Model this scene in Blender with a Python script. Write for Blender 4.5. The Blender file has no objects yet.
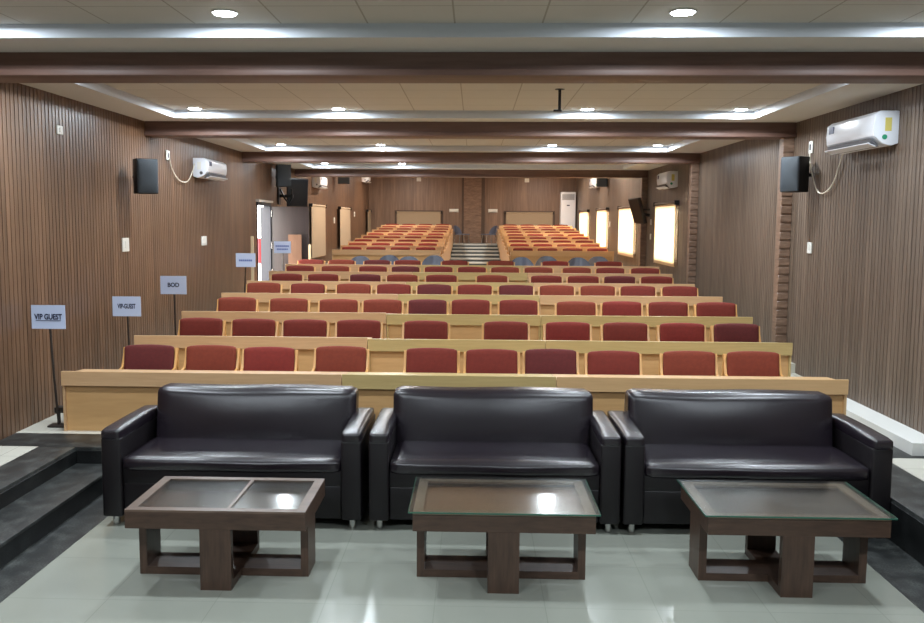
import bpy, bmesh, math, random
from mathutils import Vector, Matrix
random.seed(7)
PI = math.pi
scene = bpy.context.scene
COL = scene.collection

# ------------------------------------------------------------------ helpers
def lin(c):
    def f(u):
        u /= 255.0
        return u / 12.92 if u <= 0.04045 else ((u + 0.055) / 1.055) ** 2.4
    return (f(c[0]), f(c[1]), f(c[2]), 1.0)

class MB:
    """collects shapes; build() links them as ONE mesh object"""
    def __init__(s): s.v = []; s.f = []; s.mi = []; s.m = 0
    def add(s, vs, fs):
        n = len(s.v); s.v += [tuple(p) for p in vs]
        for q in fs: s.f.append(tuple(i + n for i in q)); s.mi.append(s.m)
    def box(s, x0, x1, y0, y1, z0, z1):
        s.add([(x0,y0,z0),(x1,y0,z0),(x1,y1,z0),(x0,y1,z0),(x0,y0,z1),(x1,y0,z1),(x1,y1,z1),(x0,y1,z1)],
              [(0,3,2,1),(4,5,6,7),(0,1,5,4),(1,2,6,5),(2,3,7,6),(3,0,4,7)])
    def hexa(s, p): s.add(p, [(0,3,2,1),(4,5,6,7),(0,1,5,4),(1,2,6,5),(2,3,7,6),(3,0,4,7)])
    def prism_x(s, poly, x0, x1):      # poly of (y,z)
        n = len(poly)
        s.add([(x0,y,z) for y,z in poly] + [(x1,y,z) for y,z in poly],
              [tuple(range(n))[::-1], tuple(range(n, 2*n))] + [(i,(i+1)%n,(i+1)%n+n,i+n) for i in range(n)])
    def prism_y(s, poly, y0, y1):      # poly of (x,z)
        n = len(poly)
        s.add([(x,y0,z) for x,z in poly] + [(x,y1,z) for x,z in poly],
              [tuple(range(n)), tuple(range(n, 2*n))[::-1]] + [(i,i+n,(i+1)%n+n,(i+1)%n) for i in range(n)])
    def cyl(s, p0, p1, r, n=12, r1=None):
        p0 = Vector(p0); p1 = Vector(p1); d = (p1-p0).normalized(); r1 = r if r1 is None else r1
        a = d.orthogonal().normalized(); b = d.cross(a)
        ring = lambda c, rr: [c + a*math.cos(2*PI*i/n)*rr + b*math.sin(2*PI*i/n)*rr for i in range(n)]
        s.add(ring(p0, r) + ring(p1, r1), [tuple(range(n))[::-1], tuple(range(n, 2*n))] + [(i,(i+1)%n,(i+1)%n+n,i+n) for i in range(n)])
    def tube(s, pts, r, n=8):
        pts = [Vector(p) for p in pts]; rings = []
        a = (pts[1]-pts[0]).normalized().orthogonal().normalized()
        for i, p in enumerate(pts):
            d = (pts[min(i+1, len(pts)-1)] - pts[max(i-1, 0)]).normalized()
            a = (a - d*a.dot(d)).normalized(); b = d.cross(a)
            rings += [p + a*math.cos(2*PI*k/n)*r + b*math.sin(2*PI*k/n)*r for k in range(n)]
        fs = [tuple(range(n))[::-1], tuple(range(len(rings)-n, len(rings)))]
        for i in range(len(pts)-1):
            for k in range(n):
                fs.append((i*n+k, i*n+(k+1)%n, (i+1)*n+(k+1)%n, (i+1)*n+k))
        s.add(rings, fs)
    def strap(s, pts, w, t):           # flat bar in the y,z plane: width w along x, thickness t in plane
        x0, x1 = -w/2, w/2; L = []; R = []
        for i, (x, y, z) in enumerate(pts):
            a = pts[max(i-1,0)]; b = pts[min(i+1,len(pts)-1)]
            d = Vector((0, b[1]-a[1], b[2]-a[2])).normalized(); nrm = Vector((0, -d.z, d.y))
            L.append((x,) + tuple((Vector((0,y,z)) + nrm*t/2)[1:])); R.append((x,) + tuple((Vector((0,y,z)) - nrm*t/2)[1:]))
        vs = []
        for l, r in zip(L, R):
            vs += [(l[0]+x0,l[1],l[2]),(l[0]+x1,l[1],l[2]),(r[0]+x1,r[1],r[2]),(r[0]+x0,r[1],r[2])]
        n = len(L); fs = [(0,1,2,3), (4*n-1,4*n-2,4*n-3,4*n-4)]
        for i in range(n-1):
            for k in range(4): fs.append((4*i+(k+1)%4, 4*i+k, 4*i+4+k, 4*i+4+(k+1)%4))
        s.add(vs, fs)
    def build(s, name, m, parent=None, bevel=0, seg=2, smooth=40):
        me = bpy.data.meshes.new(name); me.from_pydata(s.v, [], s.f)
        ms = m if isinstance(m, (list, tuple)) else [m]
        for q in ms: me.materials.append(q)
        for p, i in zip(me.polygons, s.mi): p.material_index = i
        bm = bmesh.new(); bm.from_mesh(me); bmesh.ops.recalc_face_normals(bm, faces=bm.faces)
        if bevel:
            ed = [e for e in bm.edges if len(e.link_faces) == 2 and e.calc_face_angle(0) > 0.5]
            bmesh.ops.bevel(bm, geom=ed, offset=bevel, segments=seg, affect='EDGES', profile=0.5, clamp_overlap=True)
        bm.to_mesh(me); bm.free()
        for p in me.polygons: p.use_smooth = True
        me.set_sharp_from_angle(angle=math.radians(smooth))
        o = bpy.data.objects.new(name, me); COL.objects.link(o)
        if parent: o.parent = parent
        return o

def puffy(mb, c, size, r, bulge=(0,0,0), n=10, warp=None):
    """rounded, slightly swollen cushion block"""
    bm = bmesh.new(); bmesh.ops.create_cube(bm, size=2.0)
    bmesh.ops.subdivide_edges(bm, edges=bm.edges[:], cuts=n, use_grid_fill=True)
    h = Vector(size)/2
    def warpu(u, hh):    # concentrate samples near the rounded edges
        a = math.copysign(abs(u)**0.7, u)
        return a*hh
    vs = []; bm.verts.ensure_lookup_table()
    for v in bm.verts:
        u = v.co.copy()
        p = Vector([warpu(u[i], h[i]) for i in range(3)])
        q = Vector([max(-(h[i]-r), min(h[i]-r, p[i])) for i in range(3)])
        d = p - q
        if d.length > 1e-9: p = q + d.normalized()*r if sum(1 for k in range(3) if abs(d[k]) > 1e-9) > 1 else p
        w = [1 - min(1, abs(p[i])/h[i])**2 for i in range(3)]
        for i in range(3):
            j, k = (i+1) % 3, (i+2) % 3
            p[i] += math.copysign(1, p[i]) * bulge[i] * w[j] * w[k] * min(1, abs(p[i])/h[i])
        if warp: p = warp(p)
        vs.append(Vector(c) + p)
    mb.add(vs, [tuple(v.index for v in f.verts) for f in bm.faces]); bm.free()

def tag(o, label=None, cat=None, group=None, kind=None):
    if label: o['label'] = label
    if cat: o['category'] = cat
    if group: o['group'] = group
    if kind: o['kind'] = kind
    return o
def thing(name, label, cat, loc=(0,0,0), rz=0, group=None, kind=None):
    o = bpy.data.objects.new(name, None); COL.objects.link(o)
    o.empty_display_size = 0.1; o.location = loc; o.rotation_euler = (0, 0, rz)
    return tag(o, label, cat, group, kind)
def dup(root, loc, rz=None, label=None, group=None):
    r = root.copy(); COL.objects.link(r); r.location = loc
    if rz is not None: r.rotation_euler = (0, 0, rz)
    if label: r['label'] = label
    if group: r['group'] = group
    for ch in list(root.children):
        c = ch.copy(); COL.objects.link(c); c.parent = r
        for g in list(ch.children):
            d = g.copy(); COL.objects.link(d); d.parent = c
    return r
def struct(name, mb, m, **k): return tag(mb.build(name, m, **k), kind='structure')

# ------------------------------------------------------------------ materials
def base(name):
    m = bpy.data.materials.new(name); m.use_nodes = True
    nt = m.node_tree; b = nt.nodes['Principled BSDF']
    return m, nt, b
def mat(name, c, rough=0.5, metal=0.0, coat=0.0, noise=0.0, nscale=20, bump=0.0, bscale=200, spec=0.5):
    m, nt, b = base(name)
    b.inputs['Base Color'].default_value = lin(c); b.inputs['Roughness'].default_value = rough
    b.inputs['Metallic'].default_value = metal; b.inputs['Coat Weight'].default_value = coat
    b.inputs['Specular IOR Level'].default_value = spec
    tc = nt.nodes.new('ShaderNodeTexCoord')
    if noise:
        n = nt.nodes.new('ShaderNodeTexNoise'); n.inputs['Scale'].default_value = nscale; n.inputs['Detail'].default_value = 4
        nt.links.new(tc.outputs['Object'], n.inputs['Vector'])
        r = nt.nodes.new('ShaderNodeValToRGB'); cc = lin(c)
        r.color_ramp.elements[0].position = 0.3; r.color_ramp.elements[1].position = 0.7
        r.color_ramp.elements[0].color = tuple(x*(1-noise) for x in cc[:3]) + (1,)
        r.color_ramp.elements[1].color = tuple(min(1, x*(1+noise)) for x in cc[:3]) + (1,)
        nt.links.new(n.outputs['Fac'], r.inputs['Fac']); nt.links.new(r.outputs['Color'], b.inputs['Base Color'])
    if bump:
        n = nt.nodes.new('ShaderNodeTexNoise'); n.inputs['Scale'].default_value = bscale
        nt.links.new(tc.outputs['Object'], n.inputs['Vector'])
        bp = nt.nodes.new('ShaderNodeBump'); bp.inputs['Strength'].default_value = bump; bp.inputs['Distance'].default_value = 0.01
        nt.links.new(n.outputs['Fac'], bp.inputs['Height']); nt.links.new(bp.outputs['Normal'], b.inputs['Normal'])
    return m
def wood(name, c1, c2, scale=(14, 14, 0.7), rough=0.4, panel=None, pamt=0.12, coat=0.0, fine=3.0):
    """grain stretched along the axis with the smallest scale; panel=(axis,width): board to board tone"""
    m, nt, b = base(name); N = nt.nodes; L = nt.links
    tc = N.new('ShaderNodeTexCoord'); mp = N.new('ShaderNodeMapping'); mp.inputs['Scale'].default_value = scale
    L.new(tc.outputs['Object'], mp.inputs['Vector'])
    n = N.new('ShaderNodeTexNoise'); n.inputs['Scale'].default_value = 1.0; n.inputs['Detail'].default_value = 5
    n.inputs['Roughness'].default_value = 0.65; n.inputs['Distortion'].default_value = 0.3
    L.new(mp.outputs['Vector'], n.inputs['Vector'])
    n2 = N.new('ShaderNodeTexNoise'); n2.inputs['Scale'].default_value = fine; n2.inputs['Detail'].default_value = 3
    L.new(mp.outputs['Vector'], n2.inputs['Vector'])
    mx = N.new('ShaderNodeMath'); mx.operation = 'ADD'; L.new(n.outputs['Fac'], mx.inputs[0]); L.new(n2.outputs['Fac'], mx.inputs[1])
    hv = N.new('ShaderNodeMath'); hv.operation = 'MULTIPLY'; hv.inputs[1].default_value = 0.5; L.new(mx.outputs[0], hv.inputs[0])
    r = N.new('ShaderNodeValToRGB'); r.color_ramp.elements[0].position = 0.34; r.color_ramp.elements[1].position = 0.66
    r.color_ramp.elements[0].color = lin(c1); r.color_ramp.elements[1].color = lin(c2)
    L.new(hv.outputs[0], r.inputs['Fac']); out = r.outputs['Color']
    if panel:
        sp = N.new('ShaderNodeSeparateXYZ'); L.new(tc.outputs['Object'], sp.inputs[0])
        d = N.new('ShaderNodeMath'); d.operation = 'DIVIDE'; d.inputs[1].default_value = panel[1]; L.new(sp.outputs[panel[0]], d.inputs[0])
        fl = N.new('ShaderNodeMath'); fl.operation = 'FLOOR'; L.new(d.outputs[0], fl.inputs[0])
        wn = N.new('ShaderNodeTexWhiteNoise'); wn.noise_dimensions = '1D'; L.new(fl.outputs[0], wn.inputs['W'])
        mr = N.new('ShaderNodeMapRange'); mr.inputs['To Min'].default_value = 1-pamt; mr.inputs['To Max'].default_value = 1+pamt
        L.new(wn.outputs['Value'], mr.inputs['Value'])
        vm = N.new('ShaderNodeVectorMath'); vm.operation = 'SCALE'; L.new(out, vm.inputs[0]); L.new(mr.outputs[0], vm.inputs['Scale'])
        out = vm.outputs[0]
    L.new(out, b.inputs['Base Color']); b.inputs['Roughness'].default_value = rough; b.inputs['Coat Weight'].default_value = coat
    return m
def tiles(name, c, seam, size, rough, off=(0,0), seamw=0.004, var=0.04, mottled=0.03):
    m, nt, b = base(name); N = nt.nodes; L = nt.links
    tc = N.new('ShaderNodeTexCoord'); mp = N.new('ShaderNodeMapping'); mp.inputs['Location'].default_value = (off[0], off[1], 0)
    L.new(tc.outputs['Object'], mp.inputs['Vector'])
    br = N.new('ShaderNodeTexBrick'); br.offset = 0; br.inputs['Scale'].default_value = 1
    br.inputs['Brick Width'].default_value = size[0]; br.inputs['Row Height'].default_value = size[1]
    br.inputs['Mortar Size'].default_value = seamw; br.inputs['Mortar Smooth'].default_value = 0.1
    cc = lin(c); br.inputs['Color1'].default_value = tuple(x*(1-var) for x in cc[:3]) + (1,)
    br.inputs['Color2'].default_value = tuple(x*(1+var) for x in cc[:3]) + (1,); br.inputs['Mortar'].default_value = lin(seam)
    L.new(mp.outputs['Vector'], br.inputs['Vector'])
    n = N.new('ShaderNodeTexNoise'); n.inputs['Scale'].default_value = 6; n.inputs['Detail'].default_value = 6
    L.new(tc.outputs['Object'], n.inputs['Vector'])
    mr = N.new('ShaderNodeMapRange'); mr.inputs['To Min'].default_value = 1-mottled; mr.inputs['To Max'].default_value = 1+mottled
    L.new(n.outputs['Fac'], mr.inputs['Value'])
    vm = N.new('ShaderNodeVectorMath'); vm.operation = 'SCALE'; L.new(br.outputs['Color'], vm.inputs[0]); L.new(mr.outputs[0], vm.inputs['Scale'])
    L.new(vm.outputs[0], b.inputs['Base Color']); b.inputs['Roughness'].default_value = rough
    return m
def granite(name, dark, light, rough=0.22):
    m, nt, b = base(name); N = nt.nodes; L = nt.links
    tc = N.new('ShaderNodeTexCoord')
    n = N.new('ShaderNodeTexNoise'); n.inputs['Scale'].default_value = 90; n.inputs['Detail'].default_value = 3
    n2 = N.new('ShaderNodeTexNoise'); n2.inputs['Scale'].default_value = 8; n2.inputs['Detail'].default_value = 5
    for q in (n, n2): L.new(tc.outputs['Object'], q.inputs['Vector'])
    a = N.new('ShaderNodeMath'); a.operation = 'ADD'; L.new(n.outputs['Fac'], a.inputs[0]); L.new(n2.outputs['Fac'], a.inputs[1])
    h = N.new('ShaderNodeMath'); h.operation = 'MULTIPLY'; h.inputs[1].default_value = 0.5; L.new(a.outputs[0], h.inputs[0])
    r = N.new('ShaderNodeValToRGB'); r.color_ramp.elements[0].position = 0.48; r.color_ramp.elements[1].position = 0.68
    r.color_ramp.elements[0].color = lin(dark); r.color_ramp.elements[1].color = lin(light)
    L.new(h.outputs[0], r.inputs['Fac']); L.new(r.outputs['Color'], b.inputs['Base Color']); b.inputs['Roughness'].default_value = rough
    return m
def emit(name, c, s):
    m, nt, b = base(name); b.inputs['Base Color'].default_value = (0.8,0.8,0.8,1)
    b.inputs['Emission Color'].default_value = c; b.inputs['Emission Strength'].default_value = s
    return m
def glass_pane(name, tint, gloss=0.12, rough=0.02, fscale=1.0):
    m = bpy.data.materials.new(name); m.use_nodes = True; nt = m.node_tree; nt.nodes.clear(); N = nt.nodes; L = nt.links
    o = N.new('ShaderNodeOutputMaterial'); t = N.new('ShaderNodeBsdfTransparent'); t.inputs['Color'].default_value = tint
    g = N.new('ShaderNodeBsdfGlossy'); g.inputs['Roughness'].default_value = rough
    fr = N.new('ShaderNodeFresnel'); fr.inputs['IOR'].default_value = 1.5
    ad = N.new('ShaderNodeMath'); ad.operation = 'ADD'; ad.use_clamp = True; ad.inputs[1].default_value = gloss; sc_ = N.new('ShaderNodeMath'); sc_.operation = 'MULTIPLY'; sc_.inputs[1].default_value = fscale; L.new(fr.outputs[0], sc_.inputs[0]); L.new(sc_.outputs[0], ad.inputs[0])
    mx = N.new('ShaderNodeMixShader'); L.new(ad.outputs[0], mx.inputs[0]); L.new(t.outputs[0], mx.inputs[1]); L.new(g.outputs[0], mx.inputs[2])
    L.new(mx.outputs[0], o.inputs[0]); return m
def blind_mat(name, c, tr):
    m = bpy.data.materials.new(name); m.use_nodes = True; nt = m.node_tree; nt.nodes.clear(); N = nt.nodes; L = nt.links
    o = N.new('ShaderNodeOutputMaterial'); d = N.new('ShaderNodeBsdfDiffuse'); d.inputs['Color'].default_value = lin(c)
    t = N.new('ShaderNodeBsdfTranslucent'); t.inputs['Color'].default_value = lin(c)
    mx = N.new('ShaderNodeMixShader'); mx.inputs[0].default_value = tr
    L.new(d.outputs[0], mx.inputs[1]); L.new(t.outputs[0], mx.inputs[2]); L.new(mx.outputs[0], o.inputs[0]); return m

M = {}
M['wallL'] = wood('wall_panel_left', (78,57,41), (114,85,64), (9, 9, 0.45), 0.42, panel=(1, 0.136), pamt=0.13)
M['wallR'] = wood('wall_panel_right', (82,69,58), (114,98,85), (9, 9, 0.45), 0.42, panel=(1, 0.136), pamt=0.13)
M['wallB'] = wood('wall_panel_back', (100,78,64), (140,114,96), (9, 9, 0.4), 0.42, panel=(0, 0.28), pamt=0.12)
M['slat'] = wood('slat_band_wood', (96,74,60), (142,116,98), (3, 3, 14), 0.4)
M['beam'] = wood('beam_laminate', (94,70,61), (114,87,77), (0.8, 14, 14), 0.5)
M['ceil'] = tiles('ceiling_tile', (196,192,182), (160,154,140), (0.548, 0.548), 0.85, off=(0.135,0.15), seamw=0.006, var=0.015)
M['soffit'] = mat('soffit_paint', (206,204,198), 0.8)
M['lip'] = mat('cove_paint', (196,202,210), 0.6)
M['tile'] = tiles('vitrified_floor_tile', (146,149,139), (136,139,129), (0.6, 0.6), 0.20, off=(0.2,0.1), seamw=0.003, var=0.02)
M['tile2'] = tiles('walkway_tile', (200,198,186), (160,158,150), (0.6, 0.6), 0.25, seamw=0.003, var=0.02)
M['granite'] = granite('black_granite', (30,32,32), (80,83,80), 0.45)
M['graniteE'] = granite('polished_granite_edge', (16,17,18), (40,42,42), 0.4)
M['stair'] = mat('stair_stone', (178,184,184), 0.4)
M['stair_dark'] = mat('stair_riser_stone', (70,78,82), 0.4)
M['white'] = mat('white_plaster', (212,212,208), 0.6)
M['desk_tan'] = wood('desk_laminate_tan', (190,152,112), (204,167,126), (1.2, 18, 18), 0.33)
M['desk_olive'] = wood('desk_laminate_olive', (178,154,102), (192,168,116), (1.2, 18, 18), 0.33)
M['desk_honey'] = wood('desk_laminate_honey', (196,158,112), (208,170,124), (1.2, 18, 18), 0.33)
M['desk_panel'] = wood('desk_panel_laminate', (190,148,98), (204,163,112), (1.2, 10, 10), 0.4)
M['ply'] = wood('bentwood_ply', (206,150,84), (222,170,104), (20, 3, 3), 0.35)
M['red_a'] = mat('upholstery_red', (112,37,25), 0.85, noise=0.10, nscale=40, bump=0.15, bscale=500)
M['red_b'] = mat('upholstery_rust', (120,48,28), 0.85, noise=0.10, nscale=40, bump=0.15, bscale=500)
M['red_c'] = mat('upholstery_maroon', (92,30,28), 0.85, noise=0.10, nscale=40, bump=0.15, bscale=500)
M['red_d'] = mat('upholstery_bright', (120,36,27), 0.85, noise=0.10, nscale=40, bump=0.15, bscale=500)
M['leather'] = mat('dark_brown_leather', (27,21,28), 0.27, noise=0.12, nscale=5, bump=0.10, bscale=160, spec=0.7)
M['leather_side'] = mat('dark_brown_leather_side', (20,16,19), 0.42, noise=0.12, nscale=5, bump=0.10, bscale=160, spec=0.4)
M['chrome'] = mat('chrome', (200,200,200), 0.15, metal=1)
M['tablewood'] = wood('walnut_table_laminate', (54,39,31), (80,60,48), (3, 16, 16), 0.4)
M['tablewood_leg'] = wood('walnut_leg_laminate', (54,39,31), (80,60,48), (18, 18, 2), 0.4)
M['tablerim'] = wood('walnut_rim_laminate', (132,112,94), (156,134,114), (3, 16, 16), 0.35)
M['tablerim_dark'] = wood('walnut_rim_laminate_dark', (84,68,58), (108,90,78), (3, 16, 16), 0.35)
M['tablepanel_dark'] = wood('walnut_inner_panel', (70,60,54), (96,84,76), (2, 14, 14), 0.4)
M['tablepanel'] = wood('walnut_top_panel', (128,92,70), (154,116,90), (2, 14, 14), 0.4)
M['glass'] = glass_pane('table_glass', (0.93,0.95,0.94,1), 0.03, 0.14, 0.6)
M['glass_edge'] = mat('green_glass_edge', (52,96,80), 0.15)
M['black'] = mat('black_plastic', (14,14,16), 0.5, spec=0.3)
M['grille'] = mat('speaker_grille', (42,50,57), 0.6, bump=0.4, bscale=400)
M['screen'] = mat('tv_screen', (7,8,10), 0.45, spec=0.1)
M['acwhite'] = mat('ac_white_plastic', (228,232,240), 0.3)
M['acgrey'] = mat('ac_vent_grey', (90,90,94), 0.5)
M['acdark'] = mat('ac_label_dark', (60,64,96), 0.5)
M['yellow'] = mat('sticker_yellow', (214,200,110), 0.6)
M['green'] = mat('sticker_green', (40,150,110), 0.6)
M['switch'] = mat('switch_plate_white', (226,226,220), 0.4)
M['cable'] = mat('white_cable', (214,206,190), 0.5)
M['sign'] = mat('laminated_paper', (188,200,226), 0.3)
M['ink'] = mat('sign_ink', (24,28,60), 0.6)
M['inkblue'] = mat('sign_ink_blue', (92,110,170), 0.6)
M['pole'] = mat('stand_dark_metal', (48,42,38), 0.4, metal=0.3)
M['poleL'] = mat('pale_wood_stick', (206,186,152), 0.5)
M['plasticchair'] = mat('slate_plastic', (86,92,110), 0.32)
M['frame'] = mat('window_frame_brown', (74,56,44), 0.5)
M['blindR'] = blind_mat('sunlit_roller_blind', (252,232,204), 0.82)
M['blindL'] = mat('beige_roller_blind', (164,146,122), 0.8, noise=0.03, nscale=30)
M['doorgrey'] = mat('door_edge_grey', (30,32,42), 0.5)
M['doorwood'] = wood('door_dark_laminate', (34,25,24), (48,36,34), (12, 12, 0.8), 0.4)
M['board'] = wood('plywood_board', (96,66,46), (108,76,54), (10, 10, 1), 0.6)
M['led'] = emit('led_diffuser', (0.86,0.94,1,1), 25.0)
M['outside'] = mat('outside_wall', (235,235,235), 0.8)
M['redpaint'] = mat('red_paint', (150,14,26), 0.4)
M['pane'] = glass_pane('window_glass', (0.95,0.97,0.97,1), 0.02)

# ------------------------------------------------------------------ layout (metres; x across, y down the hall, z up; camera 1.8 above the walkway)
XL, XR = -3.86, 3.66
YF, YB = -4.0, 33.0
ZP = -0.28
SOF, CZ, CT = 2.95, 2.79, 3.034
DY = [7.40, 8.88, 10.30, 11.77, 13.13, 14.57, 15.77]
DT = [0.52, 0.625, 0.73, 0.84, 0.91, 0.972, 1.03]
FL = [0.0, 0.10, 0.205, 0.295, 0.35, 0.405, 0.46]
RISE = 20.85

# floors -----------------------------------------------------------
b = MB(); b.box(-2.56, 2.43, YF, 6.70, ZP-0.1, ZP); struct('floor', b, M['tile'])
b = MB(); b.box(-2.83, -2.56, YF, 6.9, ZP-0.1, ZP+0.002); b.box(2.43, 2.765, YF, 6.9, ZP-0.1, ZP+0.002); b.box(-2.56, 2.43, 6.70, 6.9, ZP-0.1, ZP+0.002)
struct('trim_1', b, M['granite'])
b = MB(); b.box(-3.15, -2.82, YF, 6.9, ZP-0.1, -0.155)
struct('trim_2', b, M['granite'])
b = MB(); b.box(-3.15, -2.805, YF, 6.9, -0.155, -0.13)
struct('trim_3', b, M['granite'], bevel=0.006)
b = MB(); b.box(-2.825, -2.812, YF, 6.9, ZP, -0.157); b.box(-3.155, -3.142, YF, 6.895, -0.13, -0.028); b.box(-3.14, -2.83, 6.888, 6.9, ZP, -0.028); b.box(-2.8, 2.75, 6.888, 6.9, ZP, -0.03); b.box(2.757, 2.77, YF, 6.9, ZP, -0.03)
struct('trim_11', b, M['graniteE'])
b = MB()
b.box(-3.45, -3.15, YF, 6.9, ZP-0.1, 0); b.box(2.765, 3.17, YF, 6.9, ZP-0.1, 0); b.box(XL, XR, 6.9, 7.34, ZP-0.1, 0)
struct('trim_4', b, M['granite'], bevel=0.006)
b = MB(); b.box(XL, -3.45, YF, 6.9, ZP-0.1, 0); b.box(3.17, XR, YF, 6.9, ZP-0.1, 0)
struct('floor_walkway', b, M['tile2'])
b = MB()
ends = [DY[i+1]-0.05 for i in range(6)] + [YB]
sts = [7.34] + ends[:-1]
for i in range(7): b.box(XL, XR, sts[i], ends[i], ZP-0.1, FL[i])
struct('floor_tiers', b, M['tile2'])
b = MB(); b.box(3.42, XR, 7.34, 8.83, -0.05, 0.10); b.box(3.42, 3.70, 6.98, 7.34, -0.001, 0.10)
tag(b.build('baseboard_right', M['white']), kind='structure')
# rear block platforms and the aisle stair
for nm, x0, x1 in (('floor_rear_left', XL, -0.78), ('floor_rear_right', 0.83, XR)):
    b = MB()
    for k in range(9):
        y0 = RISE + 1.26*k
        b.box(x0, x1, y0, (RISE + 1.26*(k+1)) if k < 8 else YB, 0.44, 0.55 + 0.066*k)
    struct(nm, b, M['tile2'])
b = MB()
zt = 0.46
for k in range(6):
    y0 = 27.2 + 0.8*k; z1 = 0.46 + 0.09*(k+1)
    b.m = 0; b.box(-0.744, 0.796, y0, YB, z1-0.03, z1)
    b.m = 1; b.box(-0.744, 0.796, y0+0.02, YB, z1-0.09, z1-0.03)
struct('floor_aisle_steps', b, [M['stair'], M['stair_dark']])

# ribbed walls -----------------------------------------------------
def ribbed(name, m, axis, pos, a0, a1, z0, z1, sgn, holes=(), pitch=0.068, groove=0.016, depth=0.004, thick=0.12):
    """vertical ribbed panelling; sgn = direction of the room; holes=(a0,a1,z0,z1)"""
    b = MB()
    cuts = sorted({a0, a1} | {h for q in holes for h in q[:2]})
    def addbox(u0, u1, d, zz0, zz1):
        p, q = pos - sgn*thick, pos - sgn*d
        lo, hi = min(p, q), max(p, q)
        if axis == 'x': b.box(lo, hi, u0, u1, zz0, zz1)
        else: b.box(u0, u1, lo, hi, zz0, zz1)
    for c0, c1 in zip(cuts[:-1], cuts[1:]):
        mid = (c0+c1)/2; segs = [(z0, z1)]
        for h in holes:
            if h[0] < mid < h[1]: segs = [(z0, h[2]), (h[3], z1)]
        for s0, s1 in segs:
            if s1 - s0 < 0.01: continue
            addbox(c0, c1, depth, s0, s1)
            n = int(math.floor(c0/pitch)) - 1
            while n*pitch < c1:
                u0, u1 = n*pitch, n*pitch + pitch - groove
                u0c, u1c = max(u0, c0), min(u1, c1)
                if u1c - u0c > 0.004:
                    p, q = pos - sgn*(depth+0.001), pos
                    lo, hi = min(p, q), max(p, q)
                    if axis == 'x': b.box(lo, hi, u0c, u1c, s0, s1)
                    else: b.box(u0c, u1c, lo, hi, s0, s1)
                n += 1
    return tag(b.build(name, m), kind='structure')
WR = [(16.35, 18.2), (20.55, 22.75), (24.8, 26.8), (28.95, 31.2)]
ribbed('wall_left', M['wallL'], 'x', XL, YF, YB, -0.3, 3.6, 1, holes=[(15.94, 16.95, 0.46, 2.07)])
ribbed('wall_right', M['wallR'], 'x', XR, YF, YB, -0.3, 3.6, -1, holes=[(a, c, 1.03, 2.12) for a, c in WR])
ribbed('wall_back', M['wallB'], 'y', YB, XL-0.1, XR+0.1, -0.3, 3.6, -1, pitch=0.28, groove=0.05)
b = MB(); b.box(XL, XR, YF-0.12, YF, -0.4, 3.6); struct('wall_front', b, M['white'])
# horizontal slat bands: the pilasters of the right wall and the middle of the back wall
def slatband(name, x0, x1, y0, y1, z0, z1, face):
    b = MB(); b.box(x0, x1, y0, y1, z0, z1); n = int((z1-z0)/0.10)
    for k in range(n):
        z = z0 + 0.01 + k*0.10
        b.box(x0, x1, y0-0.012, y0+0.01, z, z+0.078)
    return tag(b.build(name, M['slat'], bevel=0.004, seg=1), kind='structure')
for i, (y, z0) in enumerate([(10.55, 0.2), (14.95, 0.4), (19.35, 0.46)]):
    slatband('trim_%d' % (5+i), XR-0.125, XR, y+0.04, y+0.17, z0, CZ, 'y')
slatband('trim_8', -0.40, 0.24, YB-0.06, YB, 1.0, 3.5, 'y')
b = MB(); b.box(0.24, 0.36, YB-0.05, YB, 1.0, 3.5); b.box(-0.46, -0.40, YB-0.04, YB, 1.0, 3.5); struct('trim_9', b, M['frame'])

# ceiling ----------------------------------------------------------
BEAMS = [6.30, 10.55, 14.95, 19.35]
for i, y in enumerate([-2.4, 2.0] + BEAMS):
    cz = CZ + {10.55: -0.015, 14.95: -0.03, 19.35: -0.055}.get(y, 0)
    b = MB(); b.box(XL, XR, y, y+0.34, cz, 3.3)
    b.box(XL, XR, y-0.018, y, cz, cz+0.045)
    struct('ceiling_beam', b, M['beam'], bevel=0.006)
bays = [(YF, -2.4), (-2.06, 2.0), (2.34, 6.30), (6.64, 10.55), (10.89, 14.95), (15.29, 19.35)]
b = MB(); lip = MB(); cp = MB()
for (y0, y1) in bays:
    t0, t1 = y0+0.42, y1-0.36 if y1 < 19 else y1-0.42
    if y1 == 6.30: t1 = 5.80
    if y1 == 14.95: t1 = y1-0.30
    dz = {10.55: -0.01, 14.95: -0.03, 19.35: -0.06}.get(y1, 0.0); SF = SOF + dz; CC = CT + dz
    if t1 - t0 < 0.5: b.box(XL, XR, y0, y1, SOF, SOF+0.12); continue
    tx0, tx1 = -3.39, 3.07
    b.box(XL, tx0, y0, y1, SF, SF+0.09); b.box(tx1, XR, y0, y1, SF, SF+0.09)
    b.box(tx0, tx1, y0, t0, SF, SF+0.09); b.box(tx0, tx1, t1, y1, SF, SF+0.09)
    e = 0.006
    lip.box(tx0, tx0+e, t0, t1, SF-0.002, CC); lip.box(tx1-e, tx1, t0, t1, SF-0.002, CC)
    lip.box(tx0, tx1, t0, t0+e, SF-0.002, CC); lip.box(tx0, tx1, t1-e, t1, SF-0.002, CC)
    cp.box(XL, XR, y0, y1, CC, CC+0.08)
struct('ceiling_soffit', b, M['soffit']); struct('trim_10', lip, M['lip']); struct('ceiling', cp, M['ceil'])
b = MB(); b.box(XL-0.1, XR+0.1, 19.69, YB+0.1, 3.6, 3.7); b.box(XL, XR, 19.35, 19.69, 3.28, 3.62); struct('ceiling_rear', b, M['ceil'])
b = MB(); b.box(XL-0.15, XR+0.15, YF-0.1, 19.7, 3.31, 3.4); struct('ceiling_slab', b, M['soffit'])

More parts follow.
